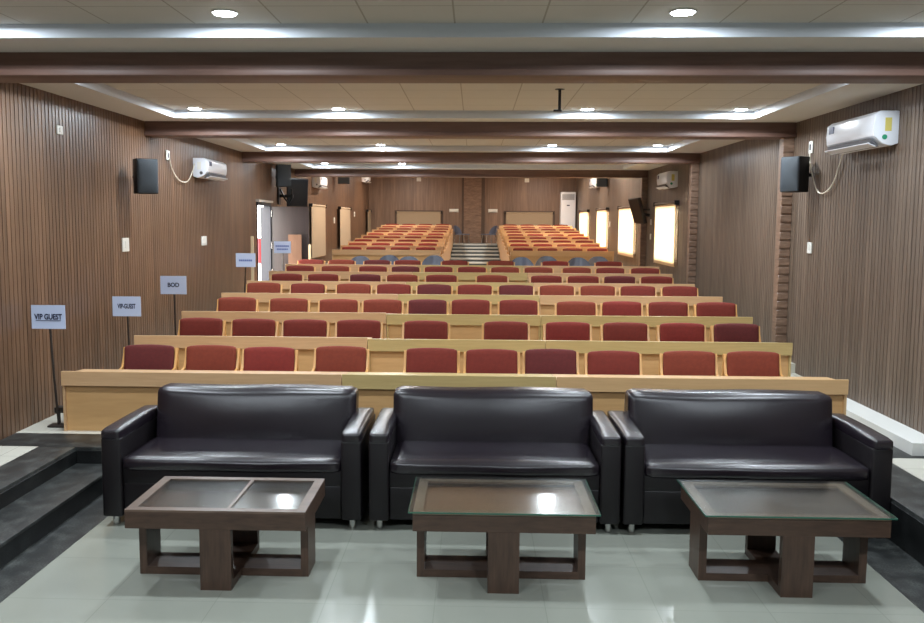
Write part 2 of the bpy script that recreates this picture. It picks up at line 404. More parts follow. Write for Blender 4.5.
# ------------------------------------------------------------------ lights
def downlight():
    t = thing('led_downlight', '', 'ceiling light')
    b = MB(); b.cyl((0,0,0.0), (0,0,-0.010), 0.078, 32); b.build('trim_ring', M['white'], t)
    b = MB(); b.cyl((0,0,-0.010), (0,0,-0.016), 0.066, 32); b.build('diffuser', M['led'], t)
    return t
BAYN = {-2.6: 'unseen bay over the stage', 1.3: 'unseen bay over the camera', 5.47: 'nearest ceiling bay', 7.25: 'near edge of the second ceiling bay', 9.98: 'far edge of the second ceiling bay',
        11.5: 'near edge of the third ceiling bay', 14.40: 'far edge of the third ceiling bay', 15.9: 'near edge of the fourth ceiling bay', 18.62: 'far edge of the fourth ceiling bay'}
ORD4 = ['leftmost', 'second from left', 'third from left', 'rightmost']
def area(x, y, z, e, size=0.16, col=(0.83,0.925,1.0)):
    l = bpy.data.lights.new('led_light', 'AREA'); l.shape = 'DISK'; l.size = size; l.energy = e; l.color = col
    o = bpy.data.objects.new('led_light', l); COL.objects.link(o); o.location = (x, y, z); return o
E_LED = 31
proto = None
for y, nm in BAYN.items():
    for k, x in enumerate([-3.09, -1.50, 1.21, 2.86]):
        if y == 5.47 and k in (0, 3): xx = [-3.09,0,0,2.80][k]
        else: xx = x
        if y in (18.62, 15.9) and k > 1: continue
        ct = CT + (-0.01 if 7 < y < 10.5 else -0.03 if 11 < y < 15 else -0.06 if y > 15 else 0)
        lab = 'round white LED downlight, %s along the %s' % (ORD4[k], nm)
        if y in (-2.6, 1.3):      # unseen rows behind the camera, run brighter as frontal fill
            pass
        if proto is None: proto = downlight(); o = proto; o.location = (xx, y, ct); o['label'] = lab; o['group'] = 'ceiling downlights'
        else: o = dup(proto, (xx, y, ct), None, lab, 'ceiling downlights')
        area(xx, y, ct-0.022, E_LED*(2.3 if y < 2 else 0.35 if y == 15.9 else 0.8 if y > 12 else 1.0))
for x in (-2.4, 2.4):  # unseen warm lamps, added to brighten the rear seats and walls
    for y in (22.0, 26.0, 30.0): 
        o = dup(proto, (x, y, 3.6), None, 'unseen fill downlight added on the rear ceiling, %s side, %s' % ('left' if x < 0 else 'right', {22.0:'nearest',26.0:'middle',30.0:'farthest'}[y]), 'ceiling downlights')
        area(x, y, 3.57, 105, col=(1.0,0.88,0.76))

# ------------------------------------------------------------------ windows and blinds
def window_frame(name, loc, rz, w, h, glassy):
    t = thing(name, None, None, loc, rz, kind='structure')
    b = MB(); f = 0.05
    b.box(-w/2, w/2, -0.01, 0.10, h-f, h); b.box(-w/2, w/2, -0.01, 0.10, 0, f)
    b.box(-w/2, -w/2+f, -0.01, 0.10, f, h-f); b.box(w/2-f, w/2, -0.01, 0.10, f, h-f)
    b.build('window_frame', M['frame'], t)
    b = MB(); b.box(-w/2+f, w/2-f, 0.05, 0.058, f, h-f); b.build('window_pane', M['pane'] if glassy else M['black'], t)
    return t
def blind(label, loc, rz, w, h, m, group):
    t = thing('roller_blind', label, 'blind', loc, rz, group)
    b = MB(); b.box(-w/2, w/2, -0.055, -0.052, -h, 0); b.box(-w/2, w/2, -0.06, -0.047, -h-0.012, -h); b.build('fabric', m, t)
    b = MB(); b.cyl((-w/2-0.03,-0.045,0.02), (w/2+0.03,-0.045,0.02), 0.028, 16); b.build('roller', m if m is M['blindL'] else M['frame'], t)
    b = MB(); b.box(w/2+0.01, w/2+0.04, -0.085, 0.0, -0.02, 0.06); b.build('bracket', M['black'], t)
    b = MB(); b.box(-w/2-0.04, -w/2-0.01, -0.085, 0.0, -0.02, 0.06); b.build('bracket', M['black'], t)
    return t
NB = ['nearest', 'second', 'third', 'farthest']
for i, (a, c) in enumerate(WR):
    window_frame('window_%d' % (i+1), (XR, (a+c)/2, 1.03), -PI/2, c-a, 1.09, True)
    blind('%s of the four glowing blinds on the right wall' % NB[i], (XR-0.01, (a+c)/2, 2.13), -PI/2, c-a, 1.12, M['blindR'], 'sunlit roller blinds on the right wall')
WL = [(20.85, 22.8, 0.93), (25.3, 27.4, 1.0), (31.9, 32.8, 1.0)]
for i, (a, c, zb) in enumerate(WL):
    window_frame('window_%d' % (i+5), (XL-0.005, (a+c)/2, 1.03), PI/2, c-a, 1.09, False)
    blind('%s beige blind on the left wall beyond the door' % ['nearest', 'second', 'farthest narrow'][i], (XL+0.03, (a+c)/2, 2.13), PI/2, c-a, 2.13-zb, M['blindL'], 'beige roller blinds on the left wall')
for i, (x0, x1, s) in enumerate([(-2.87, -1.20, 'left'), (1.10, 2.86, 'right')]):
    window_frame('window_%d' % (i+8), ((x0+x1)/2, YB-0.012, 1.2), 0, x1-x0+0.1, 0.98, False)
    blind('pale blind on the back wall above the %s rear seats' % s, ((x0+x1)/2, YB-0.03, 2.09), 0, x1-x0-0.08, 0.85, M['blindL'], 'blinds on the back wall')

# door on the left wall, standing open into the hall
t = thing('door_1', None, None, (XL, 16.95, 0.46), 0, kind='structure')
b = MB(); b.box(-0.12, 0.01, -1.04, -1.00, 0, 1.62); b.box(-0.12, 0.03, -0.002, 0.0, 0, 1.62); b.box(-0.12, 0.03, -1.04, 0.0, 1.60, 1.66)
b.build('door_frame', M['doorgrey'], t)
b = MB(); b.box(0.0, 0.74, 0.00, 0.045, 0.01, 1.59); b.build('door_leaf', M['doorwood'], t)
b = MB(); b.box(-0.17, 0.02, -0.05, -0.004, 0.01, 1.59); b.build('door_edge', M['doorgrey'], t)
for z in (0.3, 0.8, 1.4):
    b = MB(); b.cyl((0.035, -0.02, z), (0.035, -0.02, z+0.12), 0.010, 10); b.build('hinge', M['chrome'], t)
b = MB(); b.box(-0.05, 0.06, -1.10, 0.04, 1.66, 1.70); b.build('door_head', mat('door_head_pale', (168,160,150), 0.5), t)
# outside the door
b = MB(); b.box(-9, XL-0.15, 12, 19, 0.25, 0.40); struct('ground', b, M['outside'])
t = thing('barrier_post', 'red and white post standing outside the open left door', 'post', (-4.50, 18.75, 0.40))
b = MB(); b.box(-0.10, 0.10, -0.10, 0.10, 0, 0.06); b.build('foot', M['black'], t)
b = MB(); b.cyl((0,0,0.06), (0,0,0.50), 0.07, 16); b.build('post', M['white'], t)
b = MB(); b.cyl((0,0,0.50), (0,0,1.02), 0.072, 16); b.build('band', M['redpaint'], t)
b = MB(); b.cyl((0,0,1.02), (0,0,1.30), 0.012, 8); b.build('rod', M['pole'], t)

# ------------------------------------------------------------------ wall fittings
def split_ac(label, loc, rz, L=0.92, H=0.30, D=0.21, flip=False):
    t = thing('split_air_conditioner', label, 'air conditioner', loc, rz, 'wall air conditioners')
    prof = [(0, 0.02), (0, H), (-D*0.75, H), (-D*0.97, H-0.035), (-D, H*0.55), (-D*0.96, 0.085), (-D*0.62, 0.018), (-D*0.3, 0.0)]
    b = MB(); b.prism_x(prof, -L/2, L/2); b.build('body', M['acwhite'], t, bevel=0.008, seg=2)
    b = MB(); b.hexa([(-L/2+0.05,-D*0.97,0.030),(L/2-0.05,-D*0.97,0.030),(L/2-0.05,-D*0.66,-0.004),(-L/2+0.05,-D*0.66,-0.004),
                      (-L/2+0.05,-D*1.0,0.070),(L/2-0.05,-D*1.0,0.070),(L/2-0.05,-D*0.7,0.012),(-L/2+0.05,-D*0.7,0.012)]); b.build('vent', M['acgrey'], t)
    b = MB(); b.hexa([(-L/2+0.04,-D*1.10,0.022),(L/2-0.04,-D*1.10,0.022),(L/2-0.04,-D*0.80,-0.006),(-L/2+0.04,-D*0.80,-0.006),
                      (-L/2+0.04,-D*1.10,0.030),(L/2-0.04,-D*1.10,0.030),(L/2-0.04,-D*0.80,0.002),(-L/2+0.04,-D*0.80,0.002)]); b.build('flap', M['acwhite'], t)
    s = -1 if flip else 1; st = 'acgrey' if flip else 'yellow'          # s: side of the hall end that faces the camera
    b = MB(); x = -L/2+0.13
    b.box(x-0.055, x+0.055, -D-0.002, -D*0.9, H*0.62, H*0.84); b.build('energy_label', M['acdark'], t)
    xe = s*L/2
    b = MB(); b.box(min(xe, xe+s*0.003), max(xe, xe+s*0.003), -D*0.55, -D*0.30, H*0.42, H*0.80); b.build('sticker', M['switch' if flip else 'yellow'], t)
    b = MB(); b.cyl((xe, -D*0.55, H*0.25), (xe+s*0.003, -D*0.55, H*0.25), 0.022, 16); b.build('round_sticker', M['acgrey' if flip else 'green'], t)
    return t
split_ac('largest white wall air conditioner, high at right with cable beside it', (XR, 8.55, 2.47), -PI/2, 1.06, 0.30, 0.22)
split_ac('white air conditioner above the nearest glowing blind', (XR, 16.95, 2.42), -PI/2, 0.86, 0.30)
split_ac('small far air conditioner on the right wall beside a black speaker', (XR, 27.1, 2.80), -PI/2)
split_ac('white air conditioner on the left wall between speaker and door', (XL, 12.80, 2.37), PI/2, 0.95, 0.27, flip=True)
split_ac('white air conditioner above the nearest beige blind on the left', (XL, 21.9, 2.57), PI/2, 1.0, 0.29, flip=True)
split_ac('farthest air conditioner on the left wall near the back corner', (XL, 31.3, 3.10), PI/2, flip=True)

def cable(label, pts, r=0.007):
    b = MB(); P = [Vector(p) for p in pts]; out = []
    for i in range(len(P)-1):
        p0 = P[max(i-1,0)]; p1 = P[i]; p2 = P[i+1]; p3 = P[min(i+2,len(P)-1)]
        for k in range(8):
            u = k/8; out.append(0.5*((2*p1)+(p2-p0)*u+(2*p0-5*p1+4*p2-p3)*u*u+(3*p1-p0-3*p2+p3)*u**3))
    out.append(P[-1]); b.tube(out, r, 8)
    return tag(b.build('power_cable', M['cable'], smooth=80), label, 'cable')
cable('white cable sagging from the large right air conditioner to its socket', [(XR-0.03,10.02,2.56),(XR-0.03,9.97,2.40),(XR-0.03,9.78,2.16),(XR-0.03,9.58,2.11),(XR-0.03,9.34,2.20),(XR-0.03,9.14,2.46),(XR-0.03,9.11,2.52)])
cable('white cable sagging from the left air conditioner to its socket', [(XL+0.03,11.30,2.56),(XL+0.03,11.38,2.44),(XL+0.03,11.64,2.31),(XL+0.03,11.96,2.30),(XL+0.03,12.18,2.42),(XL+0.03,12.28,2.52),(XL+0.03,12.31,2.56)])

def plate(name, label, loc, rz, w, h, cat, group=None, knobs=1):
    t = thing(name, label, cat, loc, rz, group)
    b = MB(); b.box(-w/2, w/2, -0.014, 0, -h/2, h/2); b.build('plate', M['switch'], t, bevel=0.003, seg=1)
    for k in range(knobs):
        x = (k-(knobs-1)/2)*w*0.4; b = MB(); b.box(x-w*0.16, x+w*0.16, -0.02, -0.013, -h*0.25, h*0.25); b.build('rocker', M['acgrey'] if name == 'wall_socket' else M['switch'], t)
    return t
G = 'wall switch plates'
plate('switch_plate', 'white switch plate on the left wall below the first speaker', (XL, 9.85, 1.52), PI/2, 0.18, 0.15, 'switch', G)
plate('switch_plate', 'white switch plate on the left wall below the air conditioner', (XL, 12.75, 1.50), PI/2, 0.22, 0.13, 'switch', G, 2)
plate('junction_box', 'small white box high on the left wall nearest the camera', (XL, 8.35, 2.62), PI/2, 0.11, 0.08, 'junction box')
plate('wall_socket', 'white socket feeding the left air conditioner cable', (XL, 11.3, 2.60), PI/2, 0.12, 0.12, 'socket')
plate('switch_plate', 'small switch plate between the two beige blinds on the left wall', (XL, 24.74, 1.80), PI/2, 0.16, 0.16, 'switch', G)
plate('switch_plate', 'switch plate past the second beige blind on the left wall', (XL, 28.9, 2.0), PI/2, 0.16, 0.16, 'switch', G)
plate('switch_plate', 'white switch plate on the right wall below the speaker', (XR, 9.96, 1.53), -PI/2, 0.12, 0.12, 'switch', G)
plate('wall_socket', 'white socket at the top of the right air conditioner cable', (XR, 10.05, 2.62), -PI/2, 0.10, 0.13, 'socket')
plate('switch_plate', 'upper small plate beside the right wall screen bracket', (XR, 18.88, 1.80), -PI/2, 0.10, 0.12, 'switch', G)
plate('switch_plate', 'lower small plate beside the right wall screen bracket', (XR, 18.88, 1.50), -PI/2, 0.10, 0.12, 'switch', G)
plate('switch_plate', 'small plate between far blinds on the right wall', (XR, 24.6, 1.74), -PI/2, 0.14, 0.14, 'switch', G)
plate('junction_box', 'white box near the top of the back wall, left', (-2.04, YB-0.01, 3.30), 0, 0.16, 0.14, 'junction box')
plate('junction_box', 'white box near the top of the back wall, right', (1.88, YB-0.01, 3.28), 0, 0.16, 0.14, 'junction box')
for x, s in ((-0.76, 'left'), (0.66, 'right')):
    t = thing('wall_lamp', 'white oblong lamp on the back wall %s of the slatted centre' % s, 'lamp', (x, YB-0.01, 2.18), 0, 'back wall lamps')
    b = MB(); b.box(-0.17, 0.17, -0.03, 0, -0.06, 0.06); b.build('base', M['white'], t)
    b = MB(); b.box(-0.15, 0.15, -0.07, -0.03, -0.045, 0.045); b.build('shade', M['switch'], t, bevel=0.02, seg=3)

def speaker(label, loc, rz, w=0.27, h=0.38, d=0.19, wall=None):
    t = thing('wall_speaker', label, 'speaker', loc, rz, 'wall speakers')
    b = MB(); b.hexa([(-w/2,-d/2,0),(w/2,-d/2,0),(w/2*0.95,d/2,0.0),(-w/2*0.95,d/2,0.0),(-w/2,-d/2,h),(w/2,-d/2,h),(w/2*0.95,d/2,h),(-w/2*0.95,d/2,h)])
    b.build('cabinet', M['black'], t, bevel=0.008)
    b = MB(); puffy(b, (0,-d/2-0.003,h/2), (w*0.97, 0.03, h*0.97), 0.012, (0,0.012,0), 6); b.build('grille', M['grille'], t)
    b = MB(); b.box(-0.03, 0.03, d/2, d/2+0.05, h*0.4, h*0.6); b.cyl((0,d/2+0.045,h/2), wall, 0.02, 12); b.build('bracket', M['black'], t)
    return t
speaker('black speaker on the left wall nearest the camera', (-3.63, 9.90, 2.08), 0.62, 0.235, 0.38, 0.17, (-0.05, 0.27, 0.19))
speaker('black speaker on the slatted pilaster of the right wall', (3.46, 9.95, 2.13), -0.95, 0.235, 0.38, 0.18, (0.05, 0.22, 0.19))
speaker('black speaker on the left wall above the open door', (-3.65, 17.2, 2.43), 0.35, 0.27, 0.42, 0.22, (-0.12, 0.20, 0.19))
speaker('small black speaker on the left wall beyond two air conditioners', (-3.62, 25.0, 2.80), 0.1, 0.32, 0.40, 0.20, (-0.15, 0.10, 0.19))
speaker('small black speaker on the right wall beside the far air conditioner', (3.50, 25.2, 2.76), -0.1, 0.30, 0.40, 0.20, (0.19, 0.10, 0.19))
def tv(label, loc, rz, w, h, tilt, wallx):
    t = thing('wall_television', label, 'television', loc, rz, 'wall televisions')
    s, c = math.sin(tilt), math.cos(tilt)
    def R(p): y, z = p[1], p[2]-h/2; return (p[0], y*c - z*s, y*s + z*c + h/2)
    def hx(x0,x1,y0,y1,z0,z1): return [R(p) for p in [(x0,y0,z0),(x1,y0,z0),(x1,y1,z0),(x0,y1,z0),(x0,y0,z1),(x1,y0,z1),(x1,y1,z1),(x0,y1,z1)]]
    b = MB(); b.hexa(hx(-w/2,w/2,-0.02,0.045,0,h)); b.build('housing', M['black'], t, bevel=0.006)
    b = MB(); b.hexa(hx(-w/2+0.02,w/2-0.02,-0.024,-0.0195,0.02,h-0.02)); b.build('screen', M['screen'], t)
    b = MB(); b.box(-0.14, 0.14, 0.05, 0.09, h*0.25, h*0.7); b.cyl((0,0.08,h*0.4), wallx, 0.03, 10); b.cyl((0,0.08,h*0.55), (wallx[0],wallx[1],wallx[2]+0.12), 0.02, 10); b.build('mount_arm', M['black'], t)
    return t
tv('black flat screen tilted out from the left wall above the door leaf', (-3.69, 18.75, 2.08), 1.0, 0.60, 0.58, 0.06, (0.1, 0.25, 0.10))
tv('black flat screen seen edge on, on the right wall beside blinds', (3.36, 18.9, 1.76), -1.45, 0.70, 0.54, 0.28, (0.0, 0.27, 0.18))
# dark bracket and coiled cables under the speaker by the left door
t = thing('speaker_bracket', 'dark bracket with loose cables under the speaker above the left door', 'bracket', (XL, 17.7, 2.10))
b = MB(); b.box(0, 0.30, -0.02, 0.02, 0.14, 0.20); b.box(0, 0.03, -0.10, 0.10, 0.0, 0.35); b.build('arm', M['black'], t)
b = MB(); b.tube([(0.05,-0.03,0.30),(0.14,-0.05,0.12),(0.22,-0.05,0.02),(0.28,-0.03,0.14),(0.27,-0.02,0.30)], 0.018, 8); b.build('cable_loop', M['black'], t)
# tall standing air conditioner in the back right corner
t = thing('standing_air_conditioner', 'tall white standing air conditioner in the back right corner', 'air conditioner', (3.34, 32.7, 1.078))
b = MB(); b.box(-0.27, 0.27, -0.18, 0.18, 0.0, 1.78); b.build('body', M['acwhite'], t, bevel=0.03, seg=3)
b = MB()
for k in range(8): b.box(-0.22, 0.22, -0.19, -0.175, 1.50+0.026*k, 1.512+0.026*k)
b.build('louvre', M['acgrey'], t)
b = MB(); b.box(-0.05, 0.05, -0.188, -0.178, 1.28, 1.32); b.build('display', M['acdark'], t)
b = MB(); b.box(-0.25, 0.25, -0.186, -0.178, 0.45, 0.46); b.build('seam', M['acgrey'], t)
# projector drop rod
t = thing('ceiling_rod', 'short black rod hanging from the second ceiling bay', 'rod', (0.78, 8.55, 2.82))
b = MB(); b.cyl((0,0,0.01), (0,0,0.21), 0.014, 12); b.build('rod', M['black'], t)
b = MB(); b.cyl((0,0,0.20), (0,0,0.214), 0.045, 16); b.build('ceiling_plate', M['black'], t)
b = MB(); b.box(-0.055, 0.02, -0.02, 0.02, 0.0, 0.015); b.build('hook', M['black'], t)

# ------------------------------------------------------------------ signs on stands
def text_part(txt, size, m, parent, loc, bold=True):
    cu = bpy.data.curves.new('t', 'FONT'); cu.body = txt; cu.size = size; cu.align_x = 'CENTER'; cu.align_y = 'CENTER'; cu.extrude = 0.0006
    cu.offset = 0.0022 if bold else 0
    o = bpy.data.objects.new('t', cu); COL.objects.link(o)
    dg = bpy.context.evaluated_depsgraph_get(); me = bpy.data.meshes.new_from_object(o.evaluated_get(dg))
    bpy.data.objects.remove(o); me.materials.clear(); me.materials.append(m)
    me.transform(Matrix.Rotation(PI/2, 4, 'X')); q = bpy.data.objects.new('lettering', me); COL.objects.link(q)
    q.parent = parent; q.location = loc; return q
def sign(label, base_xy, floor_z, centre, txt, lean=0.0, w=0.295, h=0.205, rz=0.0, wide=1.0):
    bx, by = base_xy; cx, cy, cz = centre
    t = thing('sign_stand', label, 'sign', (bx, by, floor_z), 0, 'paper signs on stands')
    dx, dy, dz = cx-bx, cy-by, cz-floor_z
    b = MB(); b.box(-0.075, 0.075, -0.06, 0.06, 0.0, 0.018); b.build('foot_plate', M['pole'], t, bevel=0.004)
    b = MB(); b.tube([(0,0,0.01),(dx*0.5,dy*0.5+0.004,dz*0.45),(dx,dy+0.012,dz)], 0.010, 8); b.build('pole', M['pole'], t)
    b = MB(); b.box(dx-w/2, dx+w/2, dy-0.004, dy+0.002, dz-h/2, dz+h/2); p = b.build('panel', M['sign'], t)
    if isinstance(txt, str):
        q = text_part(txt, 0.066, M['ink'], t, (dx, dy-0.0055, dz+0.0)); q.scale = (wide, 1, 1)
        if 'VIP GUEST' == txt:
            b = MB(); b.box(dx-0.11, dx+0.11, dy-0.006, dy-0.004, dz-0.034, dz-0.029); b.build('underline', M['ink'], t)
    else:
        for i, (z, ww) in enumerate(txt):
            b = MB(); n = 7
            for k in range(n):
                x = dx - ww/2 + ww*k/n
                b.box(x, x+ww/n*0.82, dy-0.006, dy-0.004, dz+z-0.014, dz+z+0.014)
            b.build('lettering', M['inkblue'], t)
    return t
sign('paper sign reading VIP GUEST, nearest stand at left of the front desk', (-3.61, 7.60), 0.0, (-3.665, 7.60, 0.958), 'VIP GUEST', wide=0.78)
t = thing('stand_base', 'low dark block beside the front desk under the nearest sign', 'stand base', (-3.55, 7.72, 0.0))
b = MB(); b.box(-0.13, 0.06, -0.05, 0.05, 0.10, 0.15); b.build('block', M['pole'], t, bevel=0.005)
for x in (-0.11, 0.03):
    b = MB(); b.cyl((x,0,0), (x,0,0.11), 0.012, 8); b.build('leg', M['pole'], t)
sign('paper sign reading VIP-GUEST, second stand along the left wall', (-3.56, 9.13), 0.10, (-3.579, 9.13, 0.906), 'VIP-GUEST', wide=0.6)
sign('paper sign reading BOD, third stand along the left wall', (-3.37, 10.02), 0.10, (-3.38, 10.0, 1.066), 'BOD', wide=0.95)
sign('paper sign with one faint line, beside the open door frame', (-3.45, 13.3), 0.35, (-3.40, 13.3, 1.205), [(-0.005, 0.2)])
sign('paper sign with two faint lines, in front of the door leaf', (-3.34, 15.62), 0.405, (-3.34, 15.60, 1.33), [(0.02, 0.24), (-0.035, 0.2)])
def stick(label, x, y, z0, z1):
    b = MB(); b.box(x-0.022, x+0.022, y-0.02, y+0.02, z0, z1)
    return tag(b.build('wooden_stick', M['poleL']), label, 'stick')
stick('pale upright stick against the near door jamb', -3.72, 15.0, 0.405, 1.53)
stick('short pale upright stick beside the plywood board', -3.09, 16.84, 0.46, 1.35)
b = MB(); b.box(-3.50, -3.25, 16.86, 16.88, 0.46, 1.53)
tag(b.build('plywood_board', M['board']), 'brown plywood board leaning by the open door leaf', 'board')

# ------------------------------------------------------------------ sofas
def sofa(label, x0, x1, yf=5.86, off=0.0, dw=0.0):
    w = x1-x0; t = thing('sofa', label, 'sofa', ((x0+x1)/2, yf, ZP), 0, 'dark leather sofas')
    h = w/2; aw = 0.135; D = 0.90
    for s in (-1, 1):
        xa, xb = (-h, -h+aw) if s < 0 else (h-aw, h)
        b = MB(); b.box(xa, xb, 0, D, 0.07, 0.615); b.build('arm_panel', M['leather_side'], t, bevel=0.015, seg=3)
        b = MB(); puffy(b, ((xa+xb)/2, D*0.47, 0.635), (aw+0.004, D*0.94+0.01, 0.080), 0.026, (0.0,0.0,0.012), 8); b.build('arm_pad', M['leather'], t)
        for y in (0.07, D-0.07):
            b = MB(); b.cyl(((xa+xb)/2, y, 0), ((xa+xb)/2, y, 0.075), 0.024, 20); b.build('leg', M['chrome'], t)
    b = MB(); b.box(-h+aw, h-aw, 0.03, D-0.02, 0.07, 0.30); b.build('base_panel', M['leather_side'], t, bevel=0.012, seg=3)
    b = MB(); b.box(-h+aw, h-aw, 0.028, 0.05, 0.296, 0.42); b.build('front_panel', M['leather_side'], t, bevel=0.01, seg=2)
    # seat cushion: domed, rolled front edge, a little higher at the rear
    def wr(p): 
        f = 0.5 - p.y/0.62; q = p.copy(); q.z += 0.004*math.sin(p.x*9)*math.cos(p.y*7); return q
    b = MB(); puffy(b, (0, 0.30, 0.437), (w-2*aw-0.006, 0.60, 0.10), 0.036, (0,0.015,0.016), 16, wr); b.build('seat_cushion', M['leather'], t, smooth=70)
    b = MB(); b.box(-h+aw, h-aw, 0.72, D-0.01, 0.20, 0.78); b.build('back_frame', M['leather_side'], t, bevel=0.03, seg=3)
    def wb(p):
        q = p.copy(); q.y += 0.16*(p.z+0.2); q.z += 0.004*math.sin(p.x*6); return q
    b = MB(); puffy(b, (off, 0.64, 0.636), (w-2*aw+0.02+dw, 0.20, 0.43), 0.05, (0.0,0.03,0.004), 18, wb); b.build('back_cushion', M['leather'], t, smooth=70)
    return t
sofa('dark brown leather sofa at left, beside the black granite steps', -2.505, -0.745, off=0.03, dw=-0.03)
sofa('dark brown leather sofa in the middle of the three', -0.695, 0.985, dw=0.03)
sofa('dark brown leather sofa at right, behind the right coffee table', 1.005, 2.755, off=-0.02, dw=-0.03)

# ------------------------------------------------------------------ coffee tables
def coffee_table(label, cx, yf, w=1.02, D=0.665, glass_top=True, divider=False, il=0.01):
    t = thing('coffee_table', label, 'coffee table', (cx, yf, ZP), 0, 'walnut coffee tables')
    h = w/2; H = 0.46; ap = 0.108; zt = H; r = 0.055; th = 0.045
    for nm, bx in (('apron_front', (-h,h,0,0.025)), ('apron_back', (-h,h,D-0.025,D))):
        b = MB(); b.box(bx[0],bx[1],bx[2],bx[3], zt-ap, zt-0.012); b.build('apron', M['tablewood'], t)
    for s in (-1, 1):
        xa, xb = (-h, -h+0.025) if s < 0 else (h-0.025, h)
        b = MB(); b.box(xa, xb, 0.025, D-0.025, zt-ap, zt-0.012); b.build('apron', M['tablewood'], t)
    b = MB(); b.box(-h, h, 0, r, zt-0.012, zt); b.box(-h, h, D-r, D, zt-0.012, zt); b.box(-h, -h+r, r, D-r, zt-0.012, zt); b.box(h-r, h, r, D-r, zt-0.012, zt)
    if divider: b.box(0.055, 0.075, r, D-r, zt-0.012, zt)
    b.build('top_rim', M['tablerim' if glass_top else 'tablerim_dark'], t)
    b = MB(); pz = zt-0.035 if glass_top else zt-0.085; b.box(-h+0.025, h-0.025, 0.025, D-0.025, pz-0.015, pz); b.build('inner_panel', M['tablepanel' if glass_top and cx < 1 else 'tablepanel_dark'], t)
    if glass_top:
        o = 0.022
        b = MB(); b.box(-h-o, h+o, -0.02, D+0.02, zt+0.001, zt+0.009); b.build('glass_top', M['glass'], t)
        b = MB(); e = 0.002
        b.box(-h-o-e, h+o+e, -0.02-e, -0.02, zt+0.0005, zt+0.0095); b.box(-h-o-e, -h-o, -0.02, D+0.02, zt+0.0005, zt+0.0095); b.box(h+o, h+o+e, -0.02, D+0.02, zt+0.0005, zt+0.0095)
        b.build('glass_edge', M['glass_edge'], t)
    else:
        b = MB(); b.box(-h+r, h-r, r, D-r, zt-0.010, zt-0.004); b.build('glass_inset', M['glass'], t)
    # crossed U frames
    y0, y1 = D*0.5-0.115, D*0.5+0.115
    zb = zt-ap
    for s in (-1, 1):
        xa, xb = (-h+il, -h+il+th) if s < 0 else (h-0.025-th, h-0.025)
        b = MB(); b.box(xa, xb, y0, y1, 0, zb); b.build('leg', M['tablewood_leg'], t)
    b = MB(); b.box(-h+il+th, h-0.025-th, y0, y1, 0, th); b.build('foot_rail', M['tablewood'], t)
    lw = 0.088
    for ya, yb in ((0.0, th), (D-th, D)):
        b = MB(); b.box(-lw, lw, ya-0.002 if ya == 0 else ya, yb, 0, zb+0.0); b.build('leg', M['tablewood_leg'], t)
    b = MB(); b.box(-lw, lw, th, y0, 0, th); b.build('foot_rail', M['tablewood'], t)
    b = MB(); b.box(-lw, lw, y1, D-th, 0, th); b.build('foot_rail', M['tablewood'], t)
    return t
coffee_table('left walnut coffee table, inset glass with a dividing bar', -1.44, 4.85, 1.02, glass_top=False, divider=True, il=-0.004)
coffee_table('middle walnut coffee table with overlapping glass top', 0.178, 4.88, 1.02)
coffee_table('right walnut coffee table with overlapping glass top near the granite kerb', 1.812, 4.90, 1.00)

# ------------------------------------------------------------------ desks
def desk(label, x0, x1, y, top, floor, m, ml='desk_panel', left_end=True, right_end=True, depth=0.45, group='desk units of the front rows', side_to=None):
    t = thing('desk', label, 'desk', ((x0+x1)/2, y, floor), 0, group)
    w = x1-x0; h = w/2; H = top-floor; e = 0.002
    b = MB(); b.box(-h+e, h-e, 0, 0.022, H-0.125, H); b.build('front_board', M[m], t, bevel=0.003, seg=1)
    b = MB(); z0, z1 = H-0.03, H-0.055
    b.hexa([(-h+e,0.022,z0-0.02),(h-e,0.022,z0-0.02),(h-e,depth,z1-0.02),(-h+e,depth,z1-0.02),(-h+e,0.022,z0),(h-e,0.022,z0),(h-e,depth,z1),(-h+e,depth,z1)])
    b.build('desktop', M[m], t)
    b = MB(); b.box(-h+0.02, h-0.02, 0.05, 0.068, 0.0, H-0.07); b.build('front_panel', M[ml], t)
    for s in (-1, 1):
        zb = 0.0
        if side_to and s == side_to[0]: zb = side_to[1]-floor
        xa, xb = (-h+e, -h+0.022) if s < 0 else (h-0.022, h-e)
        b = MB(); b.box(xa, xb, 0.024, depth-0.02, zb, H-0.07); b.build('side_panel', M[m], t)
    return t
SEAM = [(-1.10, 0.69), (-1.06, 0.71), (-1.01, 0.77), (-1.0, 0.86), (-1.0, 0.86), (-1.0, 0.86), (-1.0, 0.86)]
ENDS = [(-3.485, 3.085), (-3.42, 3.14), (-3.40, 3.18), (-3.345, 3.235), (-3.35, 3.20), (-3.35, 3.19), (-3.33, 3.22)]
RN = ['front', 'second', 'third', 'fourth', 'fifth', 'sixth', 'seventh']
for i in range(7):
    a, bb = SEAM[i]; e0, e1 = ENDS[i]
    cols = ['desk_tan', 'desk_olive', 'desk_olive' if i in (1, 2) else 'desk_honey']
    if i >= 3: cols = ['desk_tan', 'desk_olive', 'desk_tan']
    for k, (x0, x1) in enumerate([(e0, a), (a, bb), (bb, e1)]):
        desk('%s wooden desk unit %s of the %s desk row' % ('pale tan' if cols[k] != 'desk_olive' else 'yellowish', ['at the left end', 'in the middle', 'at the right end'][k], RN[i]),
             x0, x1, DY[i], DT[i] + (0.012 if k == 0 and i in (1, 2) else 0), FL[i], cols[k])
ON = ['first', 'second', 'third', 'fourth', 'fifth', 'sixth', 'seventh', 'eighth', 'ninth']
